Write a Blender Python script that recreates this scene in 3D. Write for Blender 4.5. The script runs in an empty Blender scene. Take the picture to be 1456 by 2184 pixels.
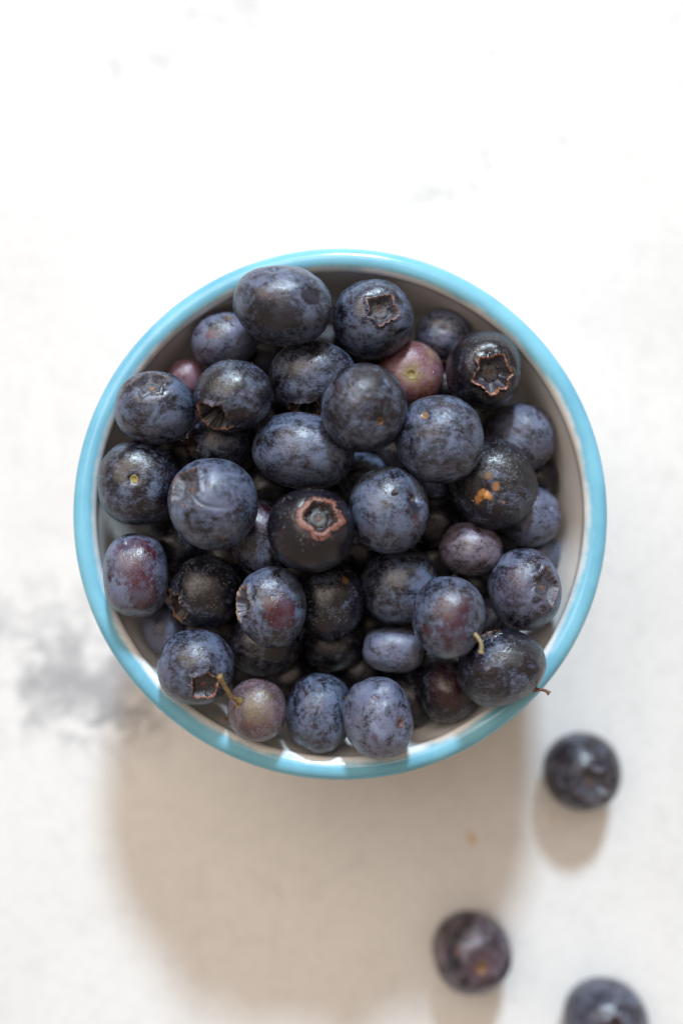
import bpy, math, random
import numpy as np

# ------------------------------------------------------------------ scene constants (millimetres until meshes are linked)
MM = 0.001
RIM_Z = 60.0            # height of the bowl rim above the table
RIM_R = 55.0            # outer radius of the rim
CAM_D = 230.0           # camera distance above the rim plane
CAM_Z = RIM_Z + CAM_D
F_PX = 567.5 / RIM_R * (CAM_D + 2.1)          # focal length in photograph pixels (1456 x 2184)
CX0, CY0 = 728.0, 1092.0
CAM_X = (CX0 - 725.5) * RIM_R / 567.5
CAM_Y = (1097.5 - CY0) * RIM_R / 567.5

S = bpy.context.scene
COL = S.collection
S.render.engine = 'CYCLES'
S.cycles.use_denoising = True
S.cycles.max_bounces = 8
S.cycles.caustics_reflective = False
S.cycles.caustics_refractive = False
S.cycles.sample_clamp_indirect = 6.0

# camera: straight down over the bowl, focused on the upper berries
cam = bpy.data.cameras.new('camera')
cam_o = bpy.data.objects.new('camera', cam)
COL.objects.link(cam_o)
cam_o.location = (CAM_X * MM, CAM_Y * MM, CAM_Z * MM)
cam_o.rotation_euler = (0, 0, 0)
cam.sensor_fit = 'VERTICAL'
cam.sensor_height = 36.0
cam.lens = 36.0 * F_PX / 2184.0
cam.clip_start = 0.01
cam.clip_end = 20
cam.dof.use_dof = True
cam.dof.focus_distance = (CAM_Z - 67.0) * MM
cam.dof.aperture_fstop = cam.lens / 9.5
S.camera = cam_o

# light: a low sun-lit window behind the bowl (top of the picture) and the warm dim room around it
world = bpy.data.worlds.new('World')
S.world = world
world.use_nodes = True
bg = world.node_tree.nodes['Background']
bg.inputs['Color'].default_value = (1.0, 0.79, 0.605, 1)
bg.inputs['Strength'].default_value = 0.45

def area_lamp(name, az, el, dist, size, power, color, shape='DISK'):
    L = bpy.data.lights.new(name, 'AREA')
    L.shape = shape; L.size = size; L.energy = power; L.color = color
    o = bpy.data.objects.new(name, L); COL.objects.link(o)
    d = np.array([math.sin(az) * math.cos(el), math.cos(az) * math.cos(el), math.sin(el)])
    o.location = d * dist
    from mathutils import Vector
    o.rotation_euler = Vector(d).to_track_quat('Z', 'Y').to_euler()
    return o
area_lamp('key_lamp', math.radians(4.0), math.radians(37.0), 7.0, 0.86, 680.0, (0.69, 0.855, 1.0))
area_lamp('window_lamp', math.radians(-32.0), math.radians(56.0), 4.0, 3.2, 118.0, (1.0, 0.88, 0.77), 'SQUARE')

S.view_settings.view_transform = 'Standard'
S.view_settings.look = 'None'
S.view_settings.exposure = 0.0
S.view_settings.gamma = 1.0

# ------------------------------------------------------------------ numpy gradient noise
_rs = np.random.RandomState(7)
_perm = np.concatenate([_rs.permutation(256)] * 3)
_grad = _rs.normal(size=(256, 3)); _grad /= np.linalg.norm(_grad, axis=1)[:, None]
def noise(p):
    p = np.asarray(p, float)
    i = np.floor(p).astype(int); f = p - i; i &= 255
    u = f * f * f * (f * (f * 6 - 15) + 10)
    out = 0
    for dx in (0, 1):
        wx = u[:, 0] if dx else 1 - u[:, 0]
        for dy in (0, 1):
            wy = u[:, 1] if dy else 1 - u[:, 1]
            for dz in (0, 1):
                wz = u[:, 2] if dz else 1 - u[:, 2]
                h = _perm[_perm[_perm[(i[:, 0] + dx) & 255] + ((i[:, 1] + dy) & 255)] + ((i[:, 2] + dz) & 255)]
                g = _grad[h]
                out = out + wx * wy * wz * (g[:, 0] * (f[:, 0] - dx) + g[:, 1] * (f[:, 1] - dy) + g[:, 2] * (f[:, 2] - dz))
    return out * 1.6
def fbm(p, oct=3):
    a, s, t = 1.0, 0.0, 0.0
    p = np.asarray(p, float)
    for k in range(oct):
        s = s + a * noise(p * (2.03 ** k) + 17.3 * k); t += a; a *= 0.5
    return s / t
def sstep(a, b, x):
    t = np.clip((x - a) / (b - a), 0, 1)
    return t * t * (3 - 2 * t)

# ------------------------------------------------------------------ mesh and node helpers
def link(name, verts, faces, mat, parent=None, smooth=True, attrs=None, loc=(0, 0, 0)):
    me = bpy.data.meshes.new(name)
    verts = np.asarray(verts, float) * MM
    me.from_pydata(verts.tolist(), [], faces)
    if smooth:
        me.polygons.foreach_set('use_smooth', np.ones(len(me.polygons), bool))
    for k, v in (attrs or {}).items():
        v = np.asarray(v, np.float32)
        if v.ndim == 2:
            a = me.attributes.new(k, 'FLOAT_VECTOR', 'POINT'); a.data.foreach_set('vector', v.ravel())
        else:
            a = me.attributes.new(k, 'FLOAT', 'POINT'); a.data.foreach_set('value', v)
    me.update()
    if mat: me.materials.append(mat)
    o = bpy.data.objects.new(name, me)
    COL.objects.link(o)
    if parent is not None: o.parent = parent
    else: o.location = np.asarray(loc, float) * MM
    return o
def tag(o, label=None, cat=None, group=None, kind=None):
    if label: o['label'] = label
    if cat: o['category'] = cat
    if group: o['group'] = group
    if kind: o['kind'] = kind
    return o

class NT:
    def __init__(s, name):
        s.m = bpy.data.materials.new(name); s.m.use_nodes = True
        s.t = s.m.node_tree; s.bsdf = s.t.nodes['Principled BSDF']
    def n(s, typ, **kw):
        nd = s.t.nodes.new(typ)
        for k, v in kw.items(): setattr(nd, k, v)
        return nd
    def put(s, sock, v):
        if isinstance(v, bpy.types.NodeSocket): s.t.links.new(v, sock)
        elif v is not None:
            if hasattr(sock.default_value, '__len__') and len(sock.default_value) == 4 and len(v) == 3: v = (*v, 1)
            sock.default_value = v
    def math(s, op, a, b=None, c=None, clamp=False):
        nd = s.n('ShaderNodeMath', operation=op, use_clamp=clamp)
        s.put(nd.inputs[0], a)
        if b is not None: s.put(nd.inputs[1], b)
        if c is not None: s.put(nd.inputs[2], c)
        return nd.outputs[0]
    def vmath(s, op, a, b=None):
        nd = s.n('ShaderNodeVectorMath', operation=op)
        s.put(nd.inputs[0], a)
        if b is not None: s.put(nd.inputs[1], b)
        return nd.outputs['Value'] if op in ('LENGTH', 'DISTANCE', 'DOT_PRODUCT') else nd.outputs['Vector']
    def noise(s, vec, scale, detail=4, rough=0.55, dist=0.0):
        nd = s.n('ShaderNodeTexNoise')
        s.put(nd.inputs['Vector'], vec)
        for k, v in (('Scale', scale), ('Detail', detail), ('Roughness', rough), ('Distortion', dist)): nd.inputs[k].default_value = v
        return nd.outputs['Fac']
    def voro(s, vec, scale, feature='F1', out='Distance'):
        nd = s.n('ShaderNodeTexVoronoi', feature=feature)
        s.put(nd.inputs['Vector'], vec); nd.inputs['Scale'].default_value = scale
        return nd.outputs[out]
    def step(s, lo, hi, v):
        nd = s.n('ShaderNodeMapRange', interpolation_type='SMOOTHSTEP')
        s.put(nd.inputs['Value'], v); s.put(nd.inputs['From Min'], lo); s.put(nd.inputs['From Max'], hi)
        return nd.outputs['Result']
    def mix(s, f, a, b):
        nd = s.n('ShaderNodeMix', data_type='RGBA')
        s.put(nd.inputs[0], f); s.put(nd.inputs[6], a); s.put(nd.inputs[7], b)
        return nd.outputs[2]
    def mixf(s, f, a, b):
        nd = s.n('ShaderNodeMix', data_type='FLOAT')
        s.put(nd.inputs[0], f); s.put(nd.inputs[2], a); s.put(nd.inputs[3], b)
        return nd.outputs[0]
    def attr(s, name, out='Fac'):
        nd = s.n('ShaderNodeAttribute'); nd.attribute_name = name
        return nd.outputs[out]
    def bump(s, h, strength, distance, normal=None):
        nd = s.n('ShaderNodeBump'); s.put(nd.inputs['Height'], h)
        s.put(nd.inputs['Strength'], strength); nd.inputs['Distance'].default_value = distance
        if normal is not None: s.put(nd.inputs['Normal'], normal)
        return nd.outputs['Normal']
    def out(s, **kw):
        for k, v in kw.items(): s.put(s.bsdf.inputs[k.replace('_', ' ')], v)
        return s.m

# ------------------------------------------------------------------ table
def table_material():
    t = NT('white_stone')
    co = t.n('ShaderNodeTexCoord').outputs['Object']
    def region(u, v, ru, rv, rot=0.0):          # soft oval region of the slab, centre and radii in metres
        mp = t.n('ShaderNodeMapping', vector_type='TEXTURE')
        t.put(mp.inputs['Vector'], co)
        mp.inputs['Location'].default_value = (u, v, 0); mp.inputs['Rotation'].default_value = (0, 0, rot)
        mp.inputs['Scale'].default_value = (ru, rv, 1)
        return t.vmath('LENGTH', mp.outputs['Vector'])
    P = lambda x, y: ((x - CX0) / F_PX * CAM_Z * MM + CAM_X * MM, -(y - CY0) / F_PX * CAM_Z * MM + CAM_Y * MM)
    cl = t.noise(co, 55, 7, 0.62, 0.6)
    cl2 = t.noise(co, 150, 7, 0.66, 0.5)
    fine = t.noise(co, 620, 5, 0.7)
    broad = t.noise(co, 14, 3, 0.5, 0.4)
    # the grey-blue cloud left of the bowl, running under its shadow
    u, v = P(150, 1440)
    d = region(u, v, 0.036, 0.026, math.radians(-18))
    m1 = t.math('SUBTRACT', 1.0, t.step(0.25, 1.15, d))
    f1 = t.math('MULTIPLY', m1, t.step(0.42, 0.60, t.math('ADD', t.math('MULTIPLY', cl, 0.62), t.math('MULTIPLY', cl2, 0.38))))
    u, v = P(255, 1545)
    d = region(u, v, 0.017, 0.006, math.radians(14))
    f2 = t.math('MULTIPLY', t.math('SUBTRACT', 1.0, t.step(0.2, 1.2, d)), t.step(0.40, 0.62, cl2))
    # faint veins on the far half
    u, v = P(930, 425)
    d = region(u, v, 0.026, 0.007, math.radians(38))
    f3 = t.math('MULTIPLY', t.math('SUBTRACT', 1.0, t.step(0.1, 1.1, d)), t.math('MULTIPLY', t.step(0.42, 0.7, cl2), 0.42))
    u, v = P(370, 90)
    d = region(u, v, 0.05, 0.009, math.radians(26))
    f4 = t.math('MULTIPLY', t.math('SUBTRACT', 1.0, t.step(0.1, 1.1, d)), t.math('MULTIPLY', t.step(0.42, 0.7, cl2), 0.30))
    grey = t.math('ADD', t.math('MULTIPLY', f1, 0.9), t.math('ADD', t.math('MULTIPLY', f2, 0.8), t.math('ADD', f3, f4)), clamp=True)
    base = t.mix(t.step(0.35, 0.7, broad), (0.640, 0.640, 0.640), (0.590, 0.590, 0.590))
    base = t.mix(t.math('MULTIPLY', t.step(0.48, 0.75, cl2), 0.5), base, (0.510, 0.510, 0.515))
    base = t.mix(t.math('MULTIPLY', t.step(0.50, 0.72, fine), 0.30), base, (0.435, 0.43, 0.425))
    grain = t.noise(co, 330, 4, 0.65)
    base = t.mix(t.math('MULTIPLY', t.step(0.42, 0.66, grain), 0.15), base, (0.435, 0.43, 0.425))
    col = t.mix(grey, base, (0.275, 0.28, 0.30))
    for (x, y, r, c, k) in ((1005, 1788, 0.0016, (0.52, 0.30, 0.17), 0.75), (1047, 115, 0.0012, (0.4, 0.4, 0.4), .5), (1200, 299, 0.0012, (0.4, 0.4, 0.4), .5),
                            (478, 204, 0.001, (0.4, 0.4, 0.4), .4), (1178, 1745, 0.0009, (0.55, 0.33, 0.18), .5), (650, 1850, 0.001, (.45, .4, .36), .4)):
        u, v = P(x, y)
        d = region(u, v, r * 0.8, r * 1.5, 0.5)
        col = t.mix(t.math('MULTIPLY', t.math('SUBTRACT', 1.0, t.step(0.4, 1.1, d)), k), col, c)
    nrm = t.bump(t.math('ADD', cl2, t.math('MULTIPLY', fine, 0.4)), 0.12, 0.0004)
    return t.out(Base_Color=col, Roughness=0.55, Normal=nrm)
tw = 420.0
tb = link('tabletop', [(-tw, -tw, 0), (tw, -tw, 0), (tw, tw, 0), (-tw, tw, 0)], [(0, 1, 2, 3)], table_material(), smooth=False)
tag(tb, 'white stone tabletop with a faint grey cloud beside the bowl', kind='structure')

# ------------------------------------------------------------------ bowl (lathe profile), rim glaze as its own part
def wall_r(z):            # inner radius of the bowl
    return np.interp(z, [5, 7, 12, 20, 30, 45, 58], [0, 25, 36, 42.8, 45.9, 48.5, 50.2])
def lathe(profile, n=192, closed=False):
    pr = np.asarray(profile, float); k = len(pr)
    ang = np.arange(n) * 2 * math.pi / n
    V = np.stack([np.outer(np.cos(ang), pr[:, 0]), np.outer(np.sin(ang), pr[:, 0]), np.broadcast_to(pr[:, 1], (n, k))], -1)
    wob = 1 + 0.0022 * np.cos(2 * ang + 0.7) + 0.0012 * np.cos(3 * ang + 2)      # hand-thrown, not a perfect circle
    V[:, :, 0] *= wob[:, None]; V[:, :, 1] *= wob[:, None]
    V = V.reshape(-1, 3)
    F = []
    for i in range(n):
        j = (i + 1) % n
        for q in range(k - 1):
            F.append((i * k + q, j * k + q, j * k + q + 1, i * k + q + 1))
    return V, F
def arc(cx, cz, rx, rz, a0, a1, n):
    return [(cx + rx * math.cos(math.radians(a0 + (a1 - a0) * i / n)), cz + rz * math.sin(math.radians(a0 + (a1 - a0) * i / n))) for i in range(n + 1)]
lip = arc(52.6, 57.7, 2.4, 2.3, -20, 200, 24)
outer = [(0.01, 2.2), (24, 2.2), (27.5, 2.0), (28.0, 0.3), (28.6, 0.0), (31.0, 0.0), (31.8, 0.5), (32.5, 3.0), (37, 5.5), (42, 10), (46.5, 17), (49.8, 26), (52.0, 36), (53.6, 45), (54.6, 52)]
inner = [(50.2, 55.2), (49.9, 53.6), (49.45, 51), (48.95, 48), (48.4, 44.5), (47.4, 38), (45.9, 30), (44.6, 25), (42.8, 20), (40.3, 16), (36, 12), (31, 9), (25, 7), (14, 5.8), (0.01, 5.5)]
prof_out = outer + [(54.95, 55.6)]
prof_rim = [(54.95, 55.6)] + lip[0:] + [(50.3, 56.0), (50.2, 55.2)]
prof_in = inner
def glaze(name, rim):
    t = NT(name)
    co = t.n('ShaderNodeTexCoord').outputs['Object']
    sep = t.n('ShaderNodeSeparateXYZ'); t.put(sep.inputs[0], co)
    cream = (0.90, 0.88, 0.85)
    nz = t.noise(co, 220, 4, 0.6)
    if rim:
        r = t.math('SQRT', t.math('ADD', t.math('POWER', sep.outputs[0], 2.0), t.math('POWER', sep.outputs[1], 2.0)))
        streak = t.noise(t.vmath('MULTIPLY', co, (1, 1, 3)), 60, 5, 0.6, 0.3)
        blue = t.mix(t.step(0.3, 0.7, streak), (0.045, 0.265, 0.415), (0.125, 0.42, 0.57))
        # paler blue painted over the crest of the lip, for the light it catches
        blue = t.mix(t.math('MULTIPLY', t.step(0.0584, 0.0600, t.math('ADD', sep.outputs[2], t.math('MULTIPLY', t.math('SUBTRACT', streak, .5), 0.0012))), 0.34), blue, (0.30, 0.56, 0.68))
        edge = t.step(0.0501, 0.0517, t.math('ADD', r, t.math('ADD', t.math('MULTIPLY', t.math('SUBTRACT', nz, 0.5), 0.0008), t.math('MULTIPLY', t.math('SUBTRACT', streak, 0.5), 0.0024))))
        col = t.mix(edge, cream, blue)
    else:
        col = t.mix(t.step(0.35, 0.75, nz), cream, (0.865, 0.845, 0.815))
    pin = t.math('SUBTRACT', 1.0, t.step(0.10, 0.16, t.math('ADD', t.voro(co, 330), t.math('MULTIPLY', nz, .12))))
    col = t.mix(t.math('MULTIPLY', pin, .35), col, (.30, .30, .28))
    nrm = t.bump(t.math('SUBTRACT', t.noise(co, 260, 3, 0.5), t.math('MULTIPLY', pin, .5)), 0.12, 0.0004)
    return t.out(Base_Color=col, Roughness=0.16, Normal=nrm, Specular_IOR_Level=0.5)
V1, F1 = lathe(prof_out); V2, F2 = lathe(prof_in)
bowl = link('bowl', np.concatenate([V1, V2]), F1 + [tuple(x + len(V1) for x in f) for f in F2], glaze('cream_glaze', False))
tag(bowl, 'round white ceramic bowl with turquoise rim, heaped with blueberries', 'bowl')
V, F = lathe(prof_rim)
link('rim', V, F, glaze('turquoise_glaze', True), bowl)['label'] = 'glossy turquoise glazed rim'

# ------------------------------------------------------------------ berries: what the photograph shows
DARK = (0.0065, 0.0060, 0.0105)
BLUE = (0.094, 0.126, 0.202)
LILAC = (0.114, 0.137, 0.212)
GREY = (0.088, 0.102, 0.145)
# id: (px, py, half width, half height, tilt deg, preferred z, pole, options, label); pole = (kind, x, y) in picture pixels, or (kind, dx, dy, dz) as a direction
B = []
def berry(px, py, a, b, tilt, z, pole, label, **o): B.append(dict(px=px, py=py, a=a, b=b, tilt=tilt, z=z, pole=pole, label=label, o=o))
SC = dict
berry(776, 870, 93, 94, 0, 71, ('s', 808, 905), 'wrinkled dark blueberry with brown stem scar, between the pinkish berry and the big bloom-dusted oval', wr=.6, bloom=.02, rough=-.07, scar=(.085, .042, .018), scr=.09)
berry(937, 937, 94, 95, 0, 70, ('s', 902, 893), 'wrinkled bluish blueberry with a small orange stem scar high on its upper left', wr=.75, bloom=.08, rough=-.07, scar=(.22, .11, .035), scr=.075)
berry(455, 1075, 95, 98, 0, 70, ('c', 405, 1038), 'large round blueberry with a flattened pale crown facing upper left, next to the yellow-scarred berry', bloom=.12, wr=.25, rc=.42, tipc=(.14, .08, .07), dew=60, flat=.8, crease=1)
berry(663, 1131, 94, 90, 0, 70, ('c', 684, 1102), 'black blueberry with a wide reddish-brown crown at the pile centre', bloom=-.12, rc=.40, tipc=(.30, .125, .095), tipw=.8, dew=260, floor=(.018, .015, .016), starn=5)
berry(602, 651, 106, 86, -6, 67.5, ('c', .1, -.75, -.55), 'largest oval blueberry, resting against the top rim of the bowl', bloom=.10, lump=.03, rub=[(-.05, -.45, .55), (.6, .1, .25)])
berry(957, 1317, 80, 88, -8, 69.5, ('s', 1012, 1357), 'reddish wet blueberry with a short pale curved stalk at its lower right', bloom=.10, dew=170, red=[(.05, .3, .55, (.035, .006, .011), .85), (-.62, -.22, .16, (.035, .005, .008), .85), (.0, -.35, .5, (.05, .012, .02), .6)], stemdir=[(1008, 1350), (1020, 1362), (1026, 1378), (1025, 1393)], stemc=(.20, .16, .080), stemr=.52, srise=(0, 1.0, 1.6, 1.4), scar=(.12, .07, .04))
berry(1068, 1425, 97, 79, 22, 65.5, ('c', 1030, 1348), 'shiny wrinkled oval blueberry with a brown stalk, leaning on the lower right rim', wr=.65, bloom=-.02, kf=.88, rough=-.11, rc=.22, tipc=(.12, .07, .05), stemdir=[(1118, 1478), (1146, 1471), (1162, 1473), (1171, 1479)], stemc=(.14, .06, .035), stemr=.42)
berry(332, 872, 86, 79, 0, 65, ('c', 330, 822), 'blueberry at the upper left rim with a shallow notched crown facing up', bloom=.10, rc=.40, tipc=(.17, .11, .09), flat=.7, dot=(.22, .10, .05))
berry(499, 844, 85, 79, 0, 67, ('c', 462, 893), 'wet pitted blueberry with a torn black hollow crown at lower left', bloom=.02, pits=1.0, dew=260, rc=.47, tipc=(.26, .12, .07), floor=(.006, .006, .008), deep=.35)
berry(829, 1088, 87, 93, 0, 66, ('s', 884, 1060), 'pale bloomed blueberry carrying a clear water drop, right of the reddish-crowned berry', bloom=.14, dew=170, pits=.5, hollow=1, drop=(838, 1052), red=[(.62, -.22, .15, (.045, .008, .015), .8)], rub=[(.6, .12, .32), (-.55, -.68, .15)], scar=(.03, .015, .02))
berry(581, 1295, 75, 88, 4, 66, ('c', 522, 1283), 'blueberry with a deep crimson patch and a ragged crown on its left side', bloom=.12, pits=.7, dew=170, rc=.40, tipc=(.33, .20, .14), red=[(.28, -.02, .5, (.045, .005, .010), .95)], lump=.04, deep=.2)
berry(297, 1030, 88, 92, 0, 62, ('s', 301, 1024), 'blueberry with a small yellow stem scar facing up, beside the left rim', bloom=.05, scar=(.24, .19, .045), scr=.09, wr=.15)
berry(291, 1226, 68, 92, 4, 62, ('c', .15, -.7, -.6), 'barrel-shaped red-purple blueberry against the left rim', bloom=.16, bc=LILAC, n=2.5, red=[(.1, .45, .75, (.050, .007, .014), .8), (.35, -.35, .5, (.045, .006, .012), .75)])
berry(418, 1422, 82, 80, 0, 64, ('c', 443, 1452), 'blueberry on the lower left rim with a dark torn crown near the stalk tip', bloom=.08, wr=.5, rc=.36, tipc=(.36, .14, .08), floor=(.03, .028, .034), deep=.03, flat=.35)
berry(806, 1532, 75, 87, 6, 64, ('s', 853, 1532), 'lumpy lilac-blue blueberry with small red pocks, lowest in the bowl', bloom=.16, bc=LILAC, lump=.085, wr=.6, red=[(-.08, .62, .13, (.06, .014, .02), .9), (-.12, -.28, .12, (.045, .014, .016), .9), (.62, 0, .14, (.08, .02, .03), .6)], scar=(.10, .05, .05))
berry(1031, 790, 81, 86, 0, 60, ('c', 1040, 806), 'dark blueberry with a wide-open six-pointed brown-edged crown near the right rim', bloom=-.06, rc=.46, tipc=(.40, .17, .10), starn=6, deep=.22, thin=1, bc=GREY)
berry(795, 681, 87, 84, 0, 59, ('c', 811, 674), 'blueberry with an upturned pink-edged star crown, right of the largest berry', bloom=.10, rc=.36, tipc=(.30, .16, .13), pits=.4)
berry(1051, 1033, 92, 97, 20, 64, ('s', 1028, 1045), 'wet black wrinkled blueberry with torn orange scars on its left side', wr=1.0, bloom=-.03, rough=-.06, dew=120, red=[(-.36, -.20, .10, (.24, .09, .014), 1), (-.24, -.28, .10, (.34, .13, .02), 1), (-.22, .14, .10, (.13, .065, .015), .9), (-.10, -.07, .10, (.26, .11, .022), 1), (.1, -.4, .05, (.34, .14, .03), .9), (-.45, -.36, .09, (.32, .12, .02), .8)], noscar=1)
berry(646, 962, 112, 82, -8, 63, ('c', .75, -.2, -.6), 'big oval bloom-dusted blueberry lying across the middle of the pile', bloom=.12, dew=220, lump=.03, pits=.4)
berry(1117, 1257, 77, 88, 8, 59, ('c', 1154, 1246), 'blueberry with a five-pointed sunken crown turned to the right rim', bloom=.10, bc=LILAC, rc=.40, flat=.85, tipc=(.16, .09, .10), dot=(.20, .08, .05), red=[(-.4, .1, .5, (.05, .02, .035), .5)], wr=.3)
berry(548, 1514, 63, 67, 0, 63.5, ('s', 512, 1494), 'small olive-purple blueberry with a long bent green stalk', bloom=.05, bc=(.16, .125, .165), dark=(.06, .042, .045), wr=.35, red=[(.1, .25, .6, (.15, .12, .07), .6)], stemdir=[(512, 1496), (495, 1487), (481, 1466), (468, 1441)], stemc=(.19, .13, .05), stemr=.55, srise=(0, 2.0, 4.0, 5.6), scar=(.2, .15, .06))
berry(682, 1519, 74, 87, 0, 60, ('s', 742, 1490), 'blueberry with an orange stem scar on its right edge, pressed against the lumpy lilac one', bloom=.12, wr=.55, lump=.04, scar=(.24, .12, .035), red=[(-.1, -.22, .1, (.03, .012, .015), .9), (-.2, -.55, .2, (.03, .012, .015), .6)])
berry(667, 804, 95, 78, 0, 60, ('c', 655, 872), 'wet blueberry with its torn crown tucked underneath, below the largest berry', bloom=.08, dew=260, rc=.42, tipc=(.30, .12, .07), floor=(.01, .008, .01), rub=[(.2, .6, .3)], deep=.2)
berry(873, 800, 73, 72, 0, 57, ('s', 873, 806), 'pinkish unripe berry with a green stem scar', unripe=1, bloom=.1, scar=(.17, .13, .045), scr=.17, dew=70, wr=.3, pd=.08)
berry(441, 1263, 79, 80, 0, 58, ('c', 383, 1290), 'dark wet blueberry with a torn crown at lower left, next to the red-purple barrel', bloom=-.04, dew=260, rc=.44, tipc=(.35, .18, .10), floor=(.01, .008, .009), deep=.2)
berry(704, 1282, 72, 86, 0, 58, ('c', -.1, -.85, -.35), 'dark dewy blueberry with a cleft underside, right of the crimson-patched berry', bloom=-.02, dew=240, cleft=1, red=[(.45, .55, .12, (.20, .09, .02), .8)])
berry(1003, 1172, 68, 58, -6, 58, ('c', -.02, .92, -.3), 'small smooth mauve-grey blueberry below the orange-scarred black berry', bloom=.14, bc=(.135, .120, .160))
berry(1108, 933, 75, 76, 0, 52, ('s', .5, .8, -.4), 'purplish wrinkled blueberry half hidden near the right rim', wr=1.1, bloom=.12, bc=LILAC)
berry(853, 1248, 87, 83, 12, 56, ('s', 915, 1213), 'plump bloomed blueberry with a round dark spot at its upper right, below the drop-carrying berry', bloom=.10, scar=(.03, .022, .02), scr=.13, pits=.3)
berry(1130, 1103, 66, 64, 20, 50, ('s', 1163, 1083), 'smooth pale-blue blueberry behind the orange-scarred one, near the right wall', bloom=.14, bc=LILAC, noscar=1, rub=[(.1, -.7, .15)])
berry(840, 1386, 67, 47, -4, 55, ('c', -.9, .1, -.3), 'small barrel-shaped lilac blueberry lying sideways between taller berries', bloom=.16, bc=LILAC, n=2.5, pits=.3)
berry(955, 1473, 64, 68, 0, 55, ('s', .3, .3, -.8), 'maroon-tinged blueberry shaded under the shiny wrinkled one', bloom=-.02, red=[(.0, .3, .8, (.026, .006, .009), .8)])
berry(478, 726, 71, 62, 10, 54, ('s', 490, 686), 'blueberry with a small red fleck, tucked left of the largest berry', bloom=.18, bc=LILAC, red=[(-.33, .06, .17, (.10, .025, .03), .9)], scar=(.10, .07, .05))
berry(945, 714, 61, 54, 0, 49, ('s', 941, 708), 'small soft-blue blueberry deep by the upper right wall', bloom=.14, bc=LILAC, scar=(.12, .12, .16))
berry(556, 1148, 66, 84, 12, 57, ('c', -.9, -.35, .15), 'purple blueberry wedged between the flat-crowned and reddish-crowned berries', bloom=.04, dew=70, bc=LILAC, red=[(.2, .6, .5, (.06, .014, .03), .6)], rc=.3)
berry(472, 945, 70, 58, 0, 56, ('c', 415, 950), 'blueberry in the gap below the pitted one, brown crown shreds showing', bloom=.04, pits=.5, rc=.4, tipc=(.28, .11, .06))
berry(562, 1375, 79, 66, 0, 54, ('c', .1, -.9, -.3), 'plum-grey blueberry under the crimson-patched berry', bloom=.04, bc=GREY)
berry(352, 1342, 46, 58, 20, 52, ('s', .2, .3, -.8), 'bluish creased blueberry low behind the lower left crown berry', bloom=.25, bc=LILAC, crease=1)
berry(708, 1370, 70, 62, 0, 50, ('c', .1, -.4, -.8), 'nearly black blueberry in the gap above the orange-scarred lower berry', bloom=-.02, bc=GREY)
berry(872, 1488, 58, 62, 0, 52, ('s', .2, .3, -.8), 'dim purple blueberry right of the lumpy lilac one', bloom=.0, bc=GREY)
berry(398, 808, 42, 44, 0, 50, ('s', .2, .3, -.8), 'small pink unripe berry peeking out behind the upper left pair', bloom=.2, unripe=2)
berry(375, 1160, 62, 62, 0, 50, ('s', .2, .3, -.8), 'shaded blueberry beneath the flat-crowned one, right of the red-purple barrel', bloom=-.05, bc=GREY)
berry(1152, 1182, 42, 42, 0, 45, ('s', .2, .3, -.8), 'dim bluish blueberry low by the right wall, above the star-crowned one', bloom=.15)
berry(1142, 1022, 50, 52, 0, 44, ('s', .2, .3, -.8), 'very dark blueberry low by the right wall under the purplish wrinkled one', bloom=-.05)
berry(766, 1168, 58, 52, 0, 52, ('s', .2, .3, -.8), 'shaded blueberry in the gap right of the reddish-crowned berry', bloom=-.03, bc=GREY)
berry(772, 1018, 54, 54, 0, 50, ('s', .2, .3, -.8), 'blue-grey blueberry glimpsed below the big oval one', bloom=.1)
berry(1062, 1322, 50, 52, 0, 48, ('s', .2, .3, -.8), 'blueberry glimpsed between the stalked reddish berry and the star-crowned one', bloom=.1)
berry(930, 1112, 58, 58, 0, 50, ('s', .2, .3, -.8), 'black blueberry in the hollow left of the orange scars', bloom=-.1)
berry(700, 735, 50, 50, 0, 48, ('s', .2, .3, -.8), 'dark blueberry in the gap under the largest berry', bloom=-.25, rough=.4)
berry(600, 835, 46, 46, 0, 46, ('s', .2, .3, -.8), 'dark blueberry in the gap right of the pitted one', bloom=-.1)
N_BOWL = len(B)
berry(1240, 1645, 83, 83, 0, 8.6, ('c', 1246, 1657), 'loose dark blueberry on the table nearest the bowl, crown up', bloom=.02, rc=.44, flat=.7, tipc=(.16, .11, .11), dot=(.26, .12, .05), dots=.7, loose=1, bc=GREY)
berry(1006, 2031, 85, 87, 0, 8.8, ('s', 1018, 2035), 'loose purplish blueberry on the table in the edge of the bowl\'s shadow', bloom=.06, bc=(.14, .115, .15), scar=(.14, .07, .022), scr=.15, red=[(.12, -.02, .45, (.07, .04, .05), .8), (-.45, .33, .09, (.09, .02, .02), .8)], loose=1, lump=.05, pd=.11)
berry(1290, 2180, 91, 90, 0, 9.2, ('c', 1288, 2172), 'loose blueberry on the table cut off by the bottom edge of the picture', bloom=.10, rc=.40, tipc=(.25, .12, .08), loose=1, deep=.2, bc=GREY)

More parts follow.
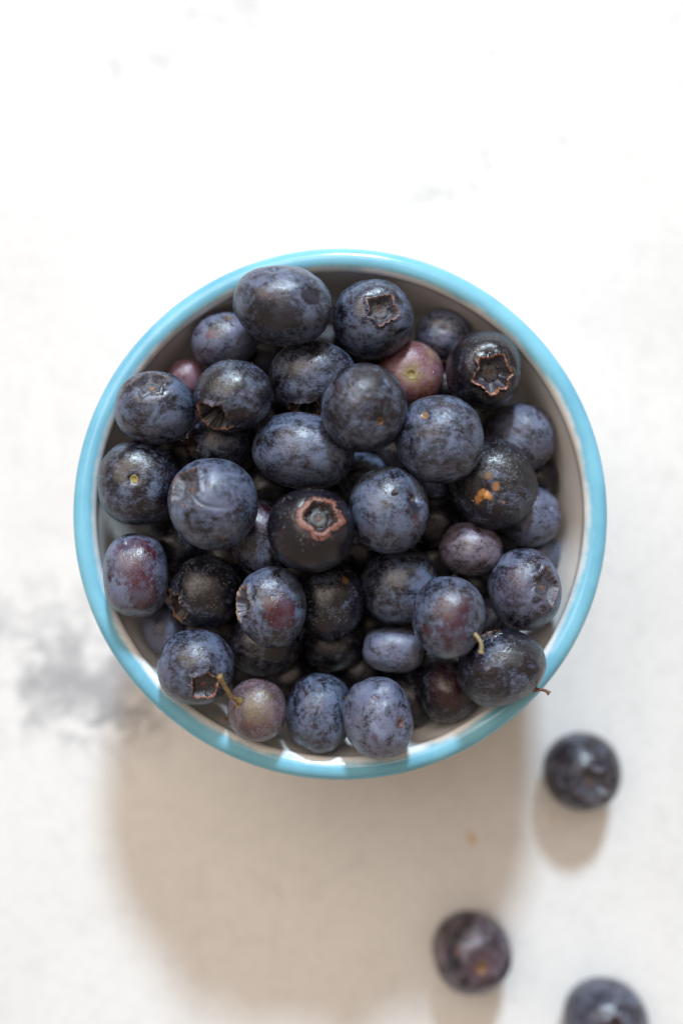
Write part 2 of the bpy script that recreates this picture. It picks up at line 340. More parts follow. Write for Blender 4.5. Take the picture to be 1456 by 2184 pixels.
# ---- place each berry on its line of sight at the height where it rests among those above it
def world_at(px, py, z):
    d = CAM_Z - z
    return np.array([(px - CX0) / F_PX * d + CAM_X, -(py - CY0) / F_PX * d + CAM_Y, z])
def eff(e, d):            # radius of an ellipsoid towards direction d
    c, s = math.cos(e['t']), math.sin(e['t'])
    x, y = d[0] * c + d[1] * s, -d[0] * s + d[1] * c
    return 1 / math.sqrt((x / e['A']) ** 2 + (y / e['Bx']) ** 2 + (d[2] / e['C']) ** 2)
def setup(e, z):
    d = CAM_Z - z
    e['pos'] = world_at(e['px'], e['py'], z)
    e['A'], e['Bx'] = e['a'] * d / F_PX, e['b'] * d / F_PX
    e['C'] = 0.95 * math.sqrt(e['A'] * e['Bx']); e['t'] = math.radians(e['tilt'])
placed = []
for i, e in enumerate(B):
    z = e['z']
    if e['o'].get('loose'):
        setup(e, z); setup(e, e['C'] * 0.97); continue
    while z > 12:
        setup(e, z); ok = True
        for q in placed:
            v = e['pos'] - q['pos']; L = np.linalg.norm(v)
            if L < 22:
                u = v / L
                if L < e['o'].get('kf', 0.955) * (eff(e, u) + eff(q, -u)): ok = False; break
        if ok: break
        z -= 0.25
    e['zf'] = z
    placed.append(e)
DEBUG = False
if DEBUG:
    for i, e in enumerate(placed):
        rr = math.hypot(e['pos'][0], e['pos'][1]); R = (e['A'] + e['Bx']) / 2
        print('Z', i, e['label'][:40], 'pref', e['z'], 'z', round(e['zf'], 1), 'rad', round(rr, 1), 'R', round(R, 1), 'over wall', round(rr + R - float(wall_r(e['zf'])), 1))
# berries under the top layers, only those that a gap lets the camera see
rnd = random.Random(11)
fill = []
gx, gy = np.meshgrid(np.arange(160, 1296, 5.0), np.arange(530, 1670, 5.0))
rd = np.stack([(gx.ravel() - CX0) / F_PX, -(gy.ravel() - CY0) / F_PX, -np.ones(gx.size)], -1)
ro = np.array([CAM_X, CAM_Y, CAM_Z])
at30 = ro + rd * (CAM_Z - 30.0)
inside = np.hypot(at30[:, 0], at30[:, 1]) < float(wall_r(30.0)) - 3.5
rd /= np.linalg.norm(rd, axis=1)[:, None]
best = np.full(len(rd), 1e9); who = np.full(len(rd), -1)
def trace(idx, c, R, e=None):
    A_, B_, C_, tl = (R, R, R, 0.0) if e is None else (e['A'] * .98, e['Bx'] * .98, e['C'], e['t'])
    rot = np.array([[math.cos(tl), math.sin(tl), 0], [-math.sin(tl), math.cos(tl), 0], [0, 0, 1]]); W_ = rot / np.array([A_, B_, C_])[:, None]
    oc = W_ @ (ro - c); dd = rd @ W_.T
    a_ = (dd * dd).sum(1); bb = dd @ oc; disc = bb * bb - a_ * (oc @ oc - 1)
    t = np.where(disc > 0, (-bb - np.sqrt(np.maximum(disc, 0))) / a_, 1e9)
    hit = t < best; best[hit] = t[hit]; who[hit] = idx
for idx, q in enumerate(placed): trace(idx, q['pos'], 0, q)
def fits(p, R, k):
    if math.hypot(p[0], p[1]) + R * .97 > float(wall_r(p[2] - 1.5)): return False
    for q in placed:
        v = p - q['pos']; L = np.linalg.norm(v)
        if L < 20 and L < k * (R + eff(q, -v / L)): return False
    for (c2, R2) in fill:
        if np.linalg.norm(p - c2) < k * (R + R2): return False
    return True
dead = np.zeros(len(rd), bool)
for it in range(90):
    bare = ((who < 0) & inside & ~dead).reshape(gx.shape).astype(float)
    if bare.sum() < 4: break
    acc = sum(np.roll(np.roll(bare, a, 0), b_, 1) for a in range(-4, 5) for b_ in range(-4, 5)) * bare
    m = int(np.argmax(acc)); done = False
    for z in np.arange(52, 11, -0.75):
        for R in (7.6, 6.6, 5.6):
            c = ro + rd[m] * ((CAM_Z - z) / -rd[m][2])
            if fits(c, R, 0.90): fill.append((c, R)); trace(len(placed) + len(fill) - 1, c, R); done = True; break
        if done: break
    if not done: dead[m] = True
nf = 0
HANDLE = [(776, 870, 'wrinkled dark berry'), (937, 937, 'orange-scarred bluish berry'), (455, 1075, 'flat-crowned berry'), (663, 1131, 'reddish-crowned berry'), (602, 651, 'largest oval berry'), (1068, 1425, 'shiny wrinkled berry'),
          (332, 872, 'notched-crown berry'), (499, 844, 'pitted berry'), (829, 1088, 'drop-carrying berry'), (581, 1295, 'crimson-patched berry'), (957, 1317, 'stalked reddish berry'), (297, 1030, 'yellow-scarred berry'),
          (291, 1226, 'red-purple barrel'), (418, 1422, 'rim-side torn-crowned berry'), (806, 1532, 'lumpy lilac berry'), (1031, 790, 'six-pointed crown berry'), (795, 681, 'pink-edged star berry'), (1051, 1033, 'black orange-torn berry'),
          (646, 962, 'big bloomed oval'), (1117, 1257, 'five-pointed crown berry'), (548, 1514, 'olive-purple berry'), (682, 1519, 'edge-scarred lower berry'), (873, 800, 'pinkish unripe berry'), (1003, 1172, 'small mauve berry'),
          (853, 1248, 'dark-spotted plump berry'), (840, 1386, 'small lilac barrel'), (441, 1263, 'dark torn-crowned berry'), (704, 1282, 'cleft dewy berry'), (1108, 933, 'purplish wrinkled berry')]
used = {}
for k, (c, R) in enumerate(fill):
    if (who == len(placed) + k).sum() >= 3:
        d = CAM_Z - c[2]
        sel = who == len(placed) + k; vx, vy = gx.ravel()[sel].mean(), gy.ravel()[sel].mean()      # where its visible sliver lies
        hs = [h[2] for h in sorted(HANDLE, key=lambda h: (h[0] - vx) ** 2 + (h[1] - vy) ** 2)]
        for pair in ((0, 1), (0, 2), (1, 2), (0, 3), (1, 3)):
            lab = 'shaded blueberry deep between the %s and the %s' % (hs[pair[0]], hs[pair[1]])
            if lab not in used: break
        used[lab] = 1
        e = dict(px=(c[0] - CAM_X) / d * F_PX + CX0, py=-(c[1] - CAM_Y) / d * F_PX + CY0, a=R * F_PX / d, b=R * F_PX / d, tilt=0, z=c[2],
                 pole=('s', rnd.uniform(-1, 1), rnd.uniform(-1, 1), -.4), label=lab, o=dict(bloom=-.12, fill=1, bc=GREY))  # low bloom: the shade of the gaps is put into these berries' colour
        setup(e, c[2]); B.append(e); nf += 1
if DEBUG: print('FILL', len(fill), 'kept', nf, 'bare', ((who < 0) & inside).sum())

# ---- materials
def skin_material(e, k, calyx=False):
    o = e['o']; t = NT('calyx_skin' if calyx else 'berry_skin')
    r = random.Random(100 + k)
    base = t.attr('udir', 'Vector')
    co = t.vmath('ADD', base, (r.uniform(-50, 50), r.uniform(-50, 50), r.uniform(-50, 50)))
    cloud = t.noise(co, 1.9, 7, 0.60, 0.7)
    mott = t.noise(co, 7.5, 6, 0.66, 0.25)
    fine = t.noise(co, 42, 4, 0.7)
    mid = t.noise(co, 17, 4, 0.65, 0.4)
    st = t.n('ShaderNodeMapping'); t.put(st.inputs['Vector'], co)
    st.inputs['Rotation'].default_value = (r.uniform(0, 3), r.uniform(0, 3), r.uniform(0, 3)); st.inputs['Scale'].default_value = (2.5, 34, 20)
    streak = t.noise(st.outputs['Vector'], 1.0, 4, 0.6, 0.4)
    sm = 0.6 if o.get('smooth') else 1.0
    v = t.math('ADD', t.math('MULTIPLY', cloud, 0.44), t.math('ADD', t.math('MULTIPLY', mott, 0.24 * sm), t.math('MULTIPLY', mid, 0.16)))
    v = t.math('ADD', v, t.math('MULTIPLY', streak, 0.16))
    if o.get('smooth'): v = t.math('ADD', v, 0.07)
    v = t.math('ADD', v, o.get('bloom', 0) * 0.5 - 0.035)
    bloom = t.step(0.435, 0.60, v)
    # pores and rubbed spots where the wax is gone
    pit = t.voro(t.vmath('ADD', co, t.vmath('MULTIPLY', base, (0.0, 0.0, 0.0))), 17)
    pm = t.math('MULTIPLY', t.math('SUBTRACT', 1.0, t.step(0.10, 0.34, t.math('ADD', pit, t.math('MULTIPLY', fine, 0.18)))), t.step(0.42, 0.6, t.noise(co, 3.3, 3, .5)))
    bloom = t.math('MULTIPLY', bloom, t.math('SUBTRACT', 1.0, t.math('MULTIPLY', pm, 0.45 + 0.5 * o.get('pits', 0))))
    bloom = t.math('MULTIPLY', bloom, t.math('ADD', 0.15, t.math('MULTIPLY', fine, 1.7)))
    def spot(dx, dy, rad, soft=0.35, warp=0.9):
        dz = math.sqrt(max(0.05, 1 - dx * dx - dy * dy))
        d = t.vmath('DISTANCE', base, (dx, dy, dz))
        d = t.math('ADD', d, t.math('MULTIPLY', t.math('SUBTRACT', mott, 0.5), warp * (rad * 1.6 + .12)))
        return t.math('SUBTRACT', 1.0, t.step(rad * (1 - soft), rad * (1 + soft * .4), d))
    for (dx, dy, rad) in o.get('rub', ()):
        bloom = t.math('MULTIPLY', bloom, t.math('SUBTRACT', 1.0, t.math('MULTIPLY', spot(dx, dy, rad), 0.8)))
    dark = o.get('dark', DARK); bc = o.get('bc', BLUE)
    tint = t.noise(co, 2.6, 3, 0.5)
    bcol = t.mix(t.step(0.35, 0.7, tint), bc, (bc[0] * 0.95 + 0.008, bc[1] * 0.88, bc[2] * 0.90))
    if o.get('unripe'):
        dark = (0.115, 0.028, 0.040) if o['unripe'] == 1 else (0.085, 0.034, 0.052)
        g = t.step(0.45, 0.68, t.noise(co, 2.2, 4, 0.6, 0.5))
        dk = t.mix(t.math('MULTIPLY', g, 0.75), dark, (0.22, 0.17, 0.05) if o['unripe'] == 1 else (.13, .07, .085))
        if o['unripe'] == 1: dk = t.mix(t.math('MULTIPLY', spot(0, -.1, .45, .8, .3), .7), dk, (0.26, 0.22, 0.07))
        bcol = (0.24, 0.15, 0.20)
        bloom = t.math('MULTIPLY', bloom, 0.62)
    else:
        dk = t.mix(t.step(0.5, 0.75, tint), dark, (dark[0] * 1.5 + .004, dark[1] * 1.05, dark[2] * 1.05))
    for (dx, dy, rad, c, s) in o.get('red', ()):
        f = t.math('MULTIPLY', spot(dx, dy, rad), s)
        dk = t.mix(f, dk, c)
        bloom = t.math('MULTIPLY', bloom, t.math('SUBTRACT', 1.0, t.math('MULTIPLY', f, 0.74)))
    col = t.mix(bloom, dk, bcol)
    rough = t.math('ADD', t.mixf(bloom, 0.22, 0.36), o.get('rough', 0.0))
    rough = t.math('ADD', rough, t.math('MULTIPLY', t.math('SUBTRACT', mott, 0.5), 0.16))
    wr = max(.2, o.get('wr', 0))
    wn = t.noise(co, 8, 3, 0.6, 1.1)
    ridge = t.math('ABSOLUTE', t.math('SUBTRACT', wn, 0.5))
    ridge = t.step(0.0, 0.055, ridge)
    wd = t.n('ShaderNodeMix', data_type='VECTOR')
    nzc = t.n('ShaderNodeTexNoise'); t.put(nzc.inputs['Vector'], co); nzc.inputs['Scale'].default_value = 4.0; nzc.inputs['Detail'].default_value = 3
    warped = t.vmath('ADD', co, t.vmath('MULTIPLY', t.vmath('SUBTRACT', nzc.outputs['Color'], (.5, .5, .5)), (.5, .5, .5)))
    cmap = t.n('ShaderNodeMapping'); t.put(cmap.inputs['Vector'], warped)
    cmap.inputs['Rotation'].default_value = (r.uniform(-.4, .4), r.uniform(-.4, .4), r.uniform(-.6, .6)); cmap.inputs['Scale'].default_value = (1.0, 1.75, 1.0)
    crack = t.step(0.0, 0.10, t.voro(cmap.outputs['Vector'], 4.2, 'DISTANCE_TO_EDGE'))
    crack = t.math('ADD', t.math('MULTIPLY', crack, .7), t.math('MULTIPLY', t.step(0.0, 0.10, t.voro(cmap.outputs['Vector'], 8.5, 'DISTANCE_TO_EDGE')), .3))
    cm = t.step(0.38, 0.58, t.noise(co, 1.7, 2, .5))
    h = t.math('ADD', t.math('MULTIPLY', mott, 0.22), t.math('ADD', t.math('MULTIPLY', fine, 0.09), t.math('MULTIPLY', mid, 0.16)))
    h = t.math('SUBTRACT', h, t.math('MULTIPLY', pm, 0.25))
    h = t.math('ADD', h, t.math('MULTIPLY', ridge, 0.07 * wr))
    h = t.math('ADD', h, t.math('MULTIPLY', t.math('MULTIPLY', crack, cm), 0.34 * wr))
    if calyx:
        tip = t.attr('tip'); flo = t.attr('floor')
        fc = o.get('floor', (0.050, 0.049, 0.064))
        fl = t.mix(t.step(0.35, 0.65, mid), tuple(x * .5 for x in fc), tuple(x * 1.6 for x in fc))
        col = t.mix(flo, col, fl)
        tc = tuple(x * .62 for x in o.get('tipc', (.22, .11, .08)))
        tcol = t.mix(t.step(0.3, 0.7, mid), tuple(x * .45 for x in tc), tuple(x * 1.3 for x in tc))
        amp = 2.2 if o.get('tipw') else 1.6
        tf = t.step(0.45, 0.75, t.math('ADD', tip, t.math('MULTIPLY', t.math('SUBTRACT', mid if o.get('tipw') else mott, .5), amp)))
        col = t.mix(tf, col, tcol)
        rough = t.math('ADD', rough, t.math('ADD', t.math('MULTIPLY', tf, 0.2), t.math('MULTIPLY', flo, 0.22)))
    nrm = t.bump(h, 0.9, 0.00028)
    return t.out(Base_Color=col, Roughness=rough, Normal=nrm, Specular_IOR_Level=0.58)
def plain(name, c, rough=0.6, sc=900, var=0.45, bumpd=0.00015):
    t = NT(name); co = t.n('ShaderNodeTexCoord').outputs['Object']
    nz = t.noise(co, sc, 4, 0.6)
    col = t.mix(t.step(0.3, 0.7, nz), tuple(x * (1 - var) for x in c), tuple(min(1, x * (1 + var)) for x in c))
    return t.out(Base_Color=col, Roughness=rough, Normal=t.bump(nz, 0.6, bumpd))
_w = NT('water')
WATER = _w.out(Base_Color=(1, 1, 1), Roughness=0.08, Transmission_Weight=1.0, IOR=1.4)
_d = NT('dew_film')
DEW = _d.out(Base_Color=(0.9, 0.93, 1.0), Roughness=0.10, Transmission_Weight=0.95, IOR=1.6)  # slightly milky white body, painted in for the glints on the droplets

# ---- berry geometry
def frame_from(ax):
    ax = ax / np.linalg.norm(ax)
    h = np.array([0., 0., 1.]) if abs(ax[2]) < .9 else np.array([1., 0., 0.])
    x = np.cross(h, ax); x /= np.linalg.norm(x); y = np.cross(ax, x)
    return np.stack([x, y, ax], 1)           # columns: local axes in the world

def grid_sphere(nt, nphi):
    th = (np.arange(1, nt) / nt) * math.pi
    ph = np.arange(nphi) * 2 * math.pi / nphi
    T, P = np.meshgrid(th, ph, indexing='ij')
    V = np.stack([np.sin(T) * np.cos(P), np.sin(T) * np.sin(P), np.cos(T)], -1).reshape(-1, 3)
    V = np.concatenate([V, [[0, 0, 1]], [[0, 0, -1]]])
    F = []
    for i in range(nt - 2):
        a = i * nphi; b = a + nphi
        for j in range(nphi):
            q = (j + 1) % nphi
            F.append((a + j, b + j, b + q, a + q))
    n = len(V); last = (nt - 2) * nphi
    for j in range(nphi):
        q = (j + 1) % nphi
        F.append((n - 2, j, q)); F.append((n - 1, last + q, last + j))
    return V, F
GS = {k: grid_sphere(*k) for k in ((110, 160), (56, 84))}

def build_berry(e, k):
    o = e['o']; r = random.Random(500 + k); seed = np.array([r.uniform(-40, 40) for _ in range(3)])
    pole = e['pole']
    if len(pole) == 3:
        dx, dy = (pole[1] - e['px']) / e['a'], -(pole[2] - e['py']) / e['b']
        q = math.hypot(dx, dy) / 0.93
        if q > 0.97: s = 0.97 / q; dx *= s; dy *= s; q = .97
        vis = np.array([dx / .93, dy / .93, math.sqrt(max(0.02, 1 - q * q))])
    else:
        vis = np.array(pole[1:4], float)
    vis /= np.linalg.norm(vis)
    ax = vis if pole[0] == 'c' else -vis               # local +Z is the crown end
    M = frame_from(ax)
    spin = r.uniform(0, 6.28); cs, sn = math.cos(spin), math.sin(spin)
    M = M @ np.array([[cs, -sn, 0], [sn, cs, 0], [0, 0, 1]])
    tl = e['t']; R2 = np.array([[math.cos(tl), -math.sin(tl), 0], [math.sin(tl), math.cos(tl), 0], [0, 0, 1]])
    Sc = R2 @ np.diag([e['A'], e['Bx'], e['C']]) @ R2.T
    nse = o.get('n', 2.12); lump = o.get('lump', 0.022); wr = o.get('wr', 0)
    crown_vis = o.get('rc') is not None or (pole[0] == 'c' and not o.get('fill'))
    rc = o.get('rc', 0.34)
    n5 = o.get('starn', 5); ph0 = r.uniform(0, 6.28)
    flat = o.get('flat', 0.0); deep = o.get('deep', 0.10)
    def star(ph, ragged=1.0):
        p2 = ph + 0.22 * np.sin(ph + ph0) + .12 * np.sin(2 * ph + 2 * ph0)
        fr = (p2 * n5 / (2 * math.pi) + ph0) % 1.0
        tri = np.abs(2 * fr - 1)                        # 1 at the star's points
        jag = 0.11 * noise(np.stack([np.cos(ph) * 5, np.sin(ph) * 5, np.full_like(ph, seed[0])], 1)) + .04 * noise(np.stack([np.cos(ph) * 13, np.sin(ph) * 13, np.full_like(ph, seed[1])], 1))
        return rc * (0.86 + (0.30 if not o.get('tipw') else .16) * tri ** 1.5 + jag * ragged), tri
    def surf(d, crater):
        """radius of the skin along unit local directions d"""
        w = d @ M.T
        ws = w @ R2
        se = (np.abs(ws[:, 0]) ** nse + np.abs(ws[:, 1]) ** nse + np.abs(ws[:, 2]) ** nse) ** (-1 / nse)
        rad = se * (1 + lump * fbm(d * 1.25 + seed, 2) * 1.6 + 0.008 * fbm(d * 4.5 - seed, 3))
        # bring the widest outline back to about 1
        th = np.arccos(np.clip(d[:, 2], -1, 1)); th2 = math.pi - th
        rad = rad + 0.040 * np.exp(-((th - rc * 1.5) / .22) ** 2) - (0.03 + .06 * flat) * np.exp(-(th / (rc * 1.2)) ** 2)
        pd = o.get('pd', 0.05)
        rad = rad - pd * np.exp(-(th2 / .42) ** 2) - 0.07 * np.exp(-(th2 / .12) ** 2)
        if o.get('hollow'):
            rad = rad - 0.20 * np.exp(-(th2 / .26) ** 2)
        if wr:
            dw = d + 0.22 * np.stack([noise(d * 3 + seed + 5), noise(d * 3 + seed + 9), noise(d * 3 - seed)], 1)
            rg = 1 - np.abs(noise(dw * 4.2 + seed)) * 2.4
            rg2 = 1 - np.abs(noise(dw * 8.6 - seed)) * 2.2
            mask = sstep(-.35, .25, noise(d * 1.4 + seed * .7))
            rad = rad - wr * mask * (0.010 * np.clip(rg, 0, 1) ** 4 + 0.003 * np.clip(rg2, 0, 1) ** 3)
        if o.get('crease'):
            u = (w[:, 0] * .35 + w[:, 1] * .94) - 0.02 + .12 * noise(w * 2.2 + seed)
            rad = rad - 0.028 * np.exp(-(u / .03) ** 2) * sstep(.2, .6, w[:, 2]) * sstep(.75, .2, np.abs(w[:, 0]))
        if o.get('cleft'):
            u = w[:, 0] - .12 + .1 * w[:, 1]
            rad = rad - 0.10 * np.exp(-(u / .11) ** 2) * sstep(-.45, -.85, w[:, 1])
        if crater:
            ph = np.arctan2(d[:, 1], d[:, 0]); s, _ = star(ph)
            rad = rad - (0.10 + deep) * sstep(1.16, .95, th / s)
        return rad
    hi = not o.get('fill')
    D, F = GS[(110, 160) if hi else (56, 84)]
    has_crown = crown_vis and vis_ok(pole, vis)
    rad = surf(D, has_crown)
    def W(p): return (p @ M.T) @ Sc.T
    U = D @ M.T
    # normalise so that the outline matches the measured half width / height
    PW = W(D * rad[:, None])
    ext = np.abs(PW @ R2).max(0)
    norm = np.array([e['A'] / ext[0], e['Bx'] / ext[1], 1.0])
    Sc = R2 @ np.diag([e['A'] * norm[0], e['Bx'] * norm[1], e['C']]) @ R2.T
    PW = W(D * rad[:, None])
    b = link('blueberry', PW, F, skin_material(e, k), None, True, dict(udir=U), e['pos'])
    tag(b, e['label'], 'blueberry', 'loose blueberries on the table' if o.get('loose') else 'blueberries heaped in the bowl')
    if o.get('fill'): return b
    if has_crown:
        nphi = 120; ph = np.arange(nphi) * 2 * math.pi / nphi
        s, tri = star(ph); s0, _ = star(ph, .25)
        hj = 0.75 + 0.5 * noise(np.stack([np.cos(ph) * 4, np.sin(ph) * 4, np.full_like(ph, seed[2])], 1)) + .35 * noise(np.stack([np.cos(ph) * 11, np.sin(ph) * 11, np.full_like(ph, seed[2] + 3)], 1))
        hh = (0.080 - 0.05 * flat) * (.55 if o.get('tipw') else 1) * np.clip(hj, .1, 1.7) * (1.15 - .75 * tri)
        wide = o.get('tipw', 0)
        wv = np.clip(.75 + 1.1 * noise(np.stack([np.cos(ph) * 2.2, np.sin(ph) * 2.2, np.full_like(ph, seed[1] - 4)], 1)), .1, 1.4); wide_s = wide * wv
        fl = 0.06 + .05 * (1 - tri)
        # rows: (theta factor, height, tip, floor)
        z0 = np.zeros(nphi); dpt = 0.105 + deep
        rows = [((1.46 + .2 * wide) * s, z0 - .02, 0, 0), ((1.30 + .18 * wide) * s, z0 + .004, 0, 0), ((1.16 + .22 * wide_s) * s, z0 + .02 - .012 * wide + hh * .25 * (1 - wide), .0 + .9 * wide, 0), ((1.06 + .10 * wide_s) * s, z0 + .02 + hh * (.7 - .3 * wide), .25 + .7 * wide, 0),
                ((1.0 + fl * (.2 - .3 * wide)) * s, .015 + hh, .75 + .3 * wide, 0), ((.985 + fl * .1) * s, .010 + hh * .95, .9, 0), (.3 * s + .64 * s0, z0 - .015, .4, .5), (.86 * s0, z0 - dpt * .62, .05, 1),
                (.45 * s0 + .36 * s0.min(), z0 - dpt * (1 - .3 * flat), 0, 1), (.70 * rc + 0 * s, z0 - dpt + .01, 0, 1), (.55 * rc + 0 * s, z0 - dpt + .018 * (1 if deep < .3 else 0), 0, 1), (.42 * rc + 0 * s, z0 - dpt + .016, 0, 1),
                (.27 * rc + 0 * s, z0 - dpt + .008, 0, 1), (.12 * rc + 0 * s, z0 - dpt, 0, 1)]
        VV, UU, TP, FLR = [], [], [], []
        for (thv, hgt, tp, flo) in rows:
            d = np.stack([np.sin(thv) * np.cos(ph), np.sin(thv) * np.sin(ph), np.cos(thv)], 1)
            rr = surf(d, False) + hgt + .010 * noise(d * 12 + seed) * (1 if tp else .3)
            VV.append(d * rr[:, None]); UU.append((d * (rr if flo else np.ones_like(rr))[:, None]) @ M.T); TP.append(np.full(nphi, float(tp))); FLR.append(np.full(nphi, float(flo)))
        d0 = np.array([[0, 0, 1.]]); VV.append(d0 * (surf(d0, False)[0] - dpt + .004)); UU.append(d0 @ M.T); TP.append([0.]); FLR.append([1.])
        P = np.concatenate(VV); FF = []
        for i in range(len(rows) - 1):
            for j in range(nphi):
                q = (j + 1) % nphi
                FF.append((i * nphi + j, i * nphi + q, (i + 1) * nphi + q, (i + 1) * nphi + j))
        L = (len(rows) - 1) * nphi
        for j in range(nphi): FF.append((L + j, L + (j + 1) % nphi, len(P) - 1))
        cal = link('calyx', W(P), FF, skin_material(e, k, True), b, True, dict(udir=np.concatenate(UU), tip=np.concatenate(TP), floor=np.concatenate(FLR)))
        # the style scar in the middle
        dc = o.get('dot', (.10, .05, .035))
        rad0 = surf(d0, False)[0] - dpt
        nn = 14; a2 = np.arange(nn) * 2 * math.pi / nn; PV = []; rs = .060 * rc / .36 * o.get('dots', 1.0)
        for (f, h) in ((1.2, -.012), (1.0, .006), (.62, .012), (.35, .010)):
            q = rs * f * (1 + .12 * np.sin(3 * a2 + k))
            PV.append(np.stack([q * np.cos(a2), q * np.sin(a2), np.full(nn, rad0 + h)], 1))
        PV = np.concatenate(PV + [np.array([[0, 0, rad0 + .002]])])
        FF = [(i * nn + j, i * nn + (j + 1) % nn, (i + 1) * nn + (j + 1) % nn, (i + 1) * nn + j) for i in range(3) for j in range(nn)] + [(3 * nn + j, 3 * nn + (j + 1) % nn, 4 * nn) for j in range(nn)]
        link('style_scar', W(PV), FF, plain('style', dc), cal)
    if pole[0] == 's' and vis_ok(pole, vis) and not o.get('noscar'):
        scr = o.get('scr', .125); d0 = np.array([[0, 0, -1.]])
        rad0 = surf(d0, False)[0]
        nn = 22; a2 = np.arange(nn) * 2 * math.pi / nn; PV = []
        for (f, h) in ((1.3, -.014), (1.0, .012), (.80, .014), (.60, .004), (.38, .000), (.20, .008)):
            q = scr * f * (1 + .07 * np.sin(2 * a2 + k) + .05 * np.sin(5 * a2))
            d = np.stack([np.sin(q) * np.cos(a2), np.sin(q) * np.sin(a2), -np.cos(q)], 1)
            PV.append(d * (surf(d, False) + h)[:, None])
        PV = np.concatenate(PV + [np.array([[0, 0, -(rad0 + .004)]])]); nr = 6
        FF = [(i * nn + (j + 1) % nn, i * nn + j, (i + 1) * nn + j, (i + 1) * nn + (j + 1) % nn) for i in range(nr - 1) for j in range(nn)] + [((nr - 1) * nn + (j + 1) % nn, (nr - 1) * nn + j, nr * nn) for j in range(nn)]
        link('stem_scar', W(PV), FF, plain('scar', o.get('scar', (.12, .08, .05)), .55), b)
    if o.get('stemdir'):
        build_stem(e, b, W, surf, M)
    if o.get('dew'):
        build_dew(e, b, k, surf, M, W, Sc)
    if o.get('drop'):
        dx, dy = (o['drop'][0] - e['px']) / e['a'], -(o['drop'][1] - e['py']) / e['b']
        w = np.array([dx, dy, math.sqrt(1 - dx * dx - dy * dy)])
        d = (M.T @ w)[None]; p = W(d * surf(d, False)[:, None])[0]
        fr = frame_from(w + np.array([0, 0, .3])); Vd, Fd = [], []
        nn = 20; prof = [(1.0, -.15), (1.02, .12), (.92, .38), (.70, .60), (.40, .74), (.15, .79)]
        for (q, h) in prof:
            for j in range(nn):
                an = 2 * math.pi * j / nn
                lx, ly = q * math.cos(an) * .82, q * math.sin(an) * 1.25
                cA = math.radians(-40)
                Vd.append(p + .78 * (np.array([1, 0, 0]) * (lx * math.cos(cA) - ly * math.sin(cA)) + np.array([0, 1, 0]) * (lx * math.sin(cA) + ly * math.cos(cA)) + fr[:, 2] * h * .8))
        Vd.append(p + .78 * fr[:, 2] * .65)
        Fd = [(i * nn + j, i * nn + (j + 1) % nn, (i + 1) * nn + (j + 1) % nn, (i + 1) * nn + j) for i in range(len(prof) - 1) for j in range(nn)] + [((len(prof) - 1) * nn + j, (len(prof) - 1) * nn + (j + 1) % nn, len(Vd) - 1) for j in range(nn)]
        link('water_drop', Vd, Fd, WATER, b)['label'] = 'clear bead of water on the skin'
    return b

def vis_ok(pole, vis): return vis[2] > -0.15

def tube(path, radii, nn=10):
    path = np.asarray(path, float); V, F = [], []
    for i, p in enumerate(path):
        t = path[min(i + 1, len(path) - 1)] - path[max(i - 1, 0)]
        fr = frame_from(t)
        for j in range(nn):
            an = 2 * math.pi * j / nn
            V.append(p + radii[i] * (fr[:, 0] * math.cos(an) + fr[:, 1] * math.sin(an)))
    for i in range(len(path) - 1):
        for j in range(nn):
            q = (j + 1) % nn
            F.append((i * nn + j, i * nn + q, (i + 1) * nn + q, (i + 1) * nn + j))
    F.append(tuple(range(nn))[::-1]); F.append(tuple(range((len(path) - 1) * nn, len(path) * nn)))
    return np.array(V), F
def spline(pts, n=24):
    pts = np.asarray(pts, float); out = []
    P = np.concatenate([[2 * pts[0] - pts[1]], pts, [2 * pts[-1] - pts[-2]]])
    m = len(pts) - 1
    for i in range(m):
        for q in range(n // m):
            u = q / (n // m)
            a, b_, c, d = P[i:i + 4]
            out.append(.5 * ((2 * b_) + (-a + c) * u + (2 * a - 5 * b_ + 4 * c - d) * u * u + (-a + 3 * b_ - 3 * c + d) * u ** 3))
    out.append(pts[-1]); return np.array(out)
def build_stem(e, b, W, surf, M):
    o = e['o']; pts = []
    z0 = None
    for i, (x, y) in enumerate(o['stemdir']):
        if z0 is None:
            dx, dy = (x - e['px']) / e['a'], -(y - e['py']) / e['b']; q = math.hypot(dx, dy)
            if q > .9: dx *= .9 / q; dy *= .9 / q; q = .9
            w = np.array([dx, dy, math.sqrt(1 - q * q)]) if o['stemr'] > .5 else np.array([dx, dy, .12]); w /= np.linalg.norm(w)
            d = (M.T @ w)[None]; z0 = W(d * surf(d, False)[:, None])[0][2] - .4
        pts.append(world_at(x, y, e['pos'][2] + z0 + o.get('srise', (0, .5, .9, 1.0))[i]) - e['pos'])
    p = spline(pts, 24); n = len(p); u = np.linspace(0, 1, n); R = o['stemr']
    rad = R * (1 + .55 * np.exp(-(u / .09) ** 2) - .22 * np.sin(u * math.pi) + .30 * np.exp(-((u - .97) / .06) ** 2)) * (1 + .07 * np.sin(np.arange(n) * 2.1))
    V, F = tube(p, rad)
    V = V + .05 * np.stack([noise(V * 1.7), noise(V * 1.7 + 9), noise(V * 1.7 + 21)], 1)
    link('stem', V, F, plain('stalk', o['stemc'], .6, 1400, .35), b)
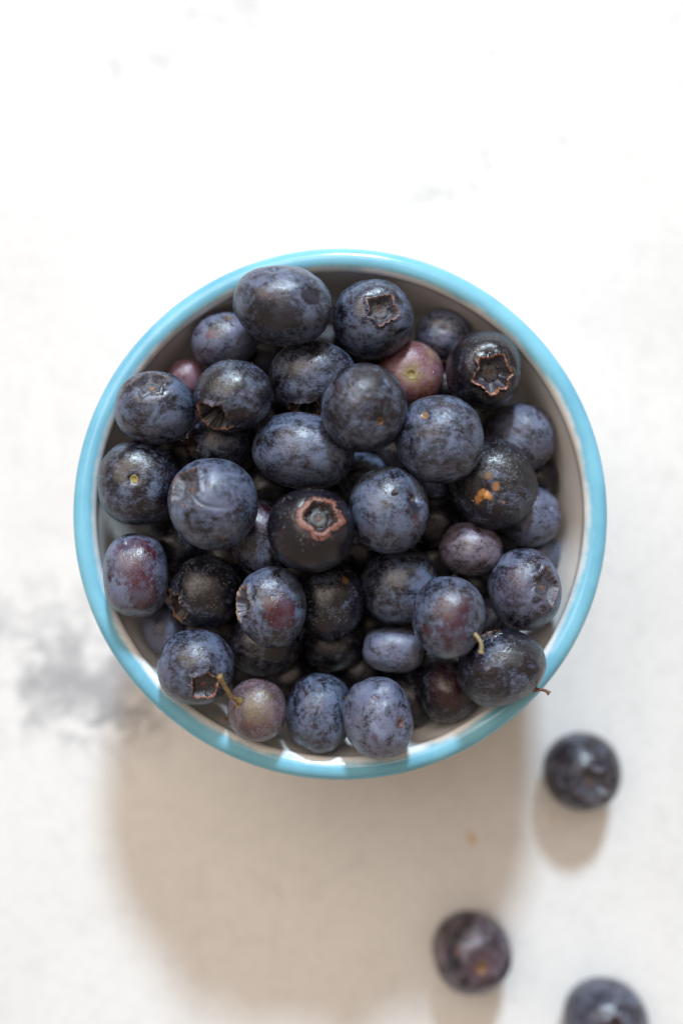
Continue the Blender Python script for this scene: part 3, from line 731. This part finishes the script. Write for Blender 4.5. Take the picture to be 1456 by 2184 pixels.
def build_dew(e, b, k, surf, M, W, Sc):
    r = np.random.RandomState(900 + k); n = e['o']['dew']
    w = r.normal(size=(n * 9, 3)); w /= np.linalg.norm(w, axis=1)[:, None]
    w = w[w[:, 2] > .15]
    cl = fbm(w * 2.1 + k * 3.3, 2) + 1.3 * (w @ np.array([-.05, .45, .89]))
    w = w[np.argsort(-cl + r.normal(size=len(cl)) * .12)][:n]
    if e['o'].get('rc') and vis_ok(e['pole'], M[:, 2]) and not e['o'].get('tipw'):
        w = w[(w @ M[:, 2]) < math.cos(e['o']['rc'] * 1.25)]
    d = w @ M; p = W(d * surf(d, False)[:, None])
    nrm = w @ np.linalg.inv(Sc); nrm /= np.linalg.norm(nrm, axis=1)[:, None]
    V, F = [], []; nn = 8; a = np.arange(nn) * 2 * math.pi / nn
    size = 0.06 + 0.17 * r.random(len(p)) ** 3
    for q in range(len(p)):
        fr = frame_from(nrm[q]); base = len(V); s = size[q]; el = r.uniform(.8, 1.25)
        for (f, h) in ((1.0, -.15), (.92, .38), (.52, .72)):
            for j in range(nn):
                V.append(p[q] + s * (fr[:, 0] * f * el * math.cos(a[j]) + fr[:, 1] * f * math.sin(a[j]) + fr[:, 2] * h))
        V.append(p[q] + s * fr[:, 2] * .84)
        for i in range(2):
            for j in range(nn):
                t = (j + 1) % nn
                F.append((base + i * nn + j, base + i * nn + t, base + (i + 1) * nn + t, base + (i + 1) * nn + j))
        for j in range(nn): F.append((base + 2 * nn + j, base + 2 * nn + (j + 1) % nn, base + 3 * nn))
    link('dew', V, F, DEW, b)['kind'] = 'stuff'

for k, e in enumerate(B): build_berry(e, k)

# ------------------------------------------------------------------ small things: a dry flake on the bowl wall, fibres on a berry
def near(px, py):
    best, hit = 1e9, None
    for q in B:
        dx, dy = (px - q['px']) / q['a'], (py - q['py']) / q['b']
        if dx * dx + dy * dy < 1:
            z = q['pos'][2] + q['C'] * math.sqrt(1 - dx * dx - dy * dy)
            if hit is None or z > hit: hit = z
    return hit
for (pts, lab) in (([(226, 1020), (240, 1038), (247, 1062), (243, 1082), (228, 1112)], 'long pale plant fibre lying on the yellow-scarred berry'), ([(249, 1066), (256, 1080), (261, 1102)], 'short pale plant fibre beside the long one on the yellow-scarred berry')):
    P = []
    for (x, y) in pts:
        z = near(x, y) or 60
        P.append(world_at(x, y, z + .25))
    c = P[0]; V, F = tube(spline([p - c for p in P], 20), np.full(21 if len(pts) > 3 else 21, .045)[:len(spline([p - c for p in P], 20))], 6)
    f = link('plant_fibre', V, F, plain('fibre', (.42, .36, .30), .6), None, True, None, c)
    tag(f, lab, 'fibre', 'plant fibres on a berry')
c = world_at(484, 1543, 52)
P = [world_at(x, y, z) - c for (x, y, z) in ((480, 1528, 53), (478, 1540, 52.4), (485, 1549, 52), (494, 1546, 52.3))]
V, F = tube(spline(P, 18), np.array([.5, .6, .75, .8, .7, .6, .7, .9, 1.0, .9, .8, .9, 1.0, 1.0, .9, .8, .7, .5, .3]) * .6, 8)
V = V + .18 * np.stack([noise(V * 1.3), noise(V * 1.3 + 9), noise(V * 1.3 + 21)], 1)
f = link('dry_flake', V, F, plain('dry_flake', (.32, .17, .05), .7), None, True, None, c)
tag(f, 'tiny curled orange-brown dry flake beside the olive-purple berry', 'plant flake')
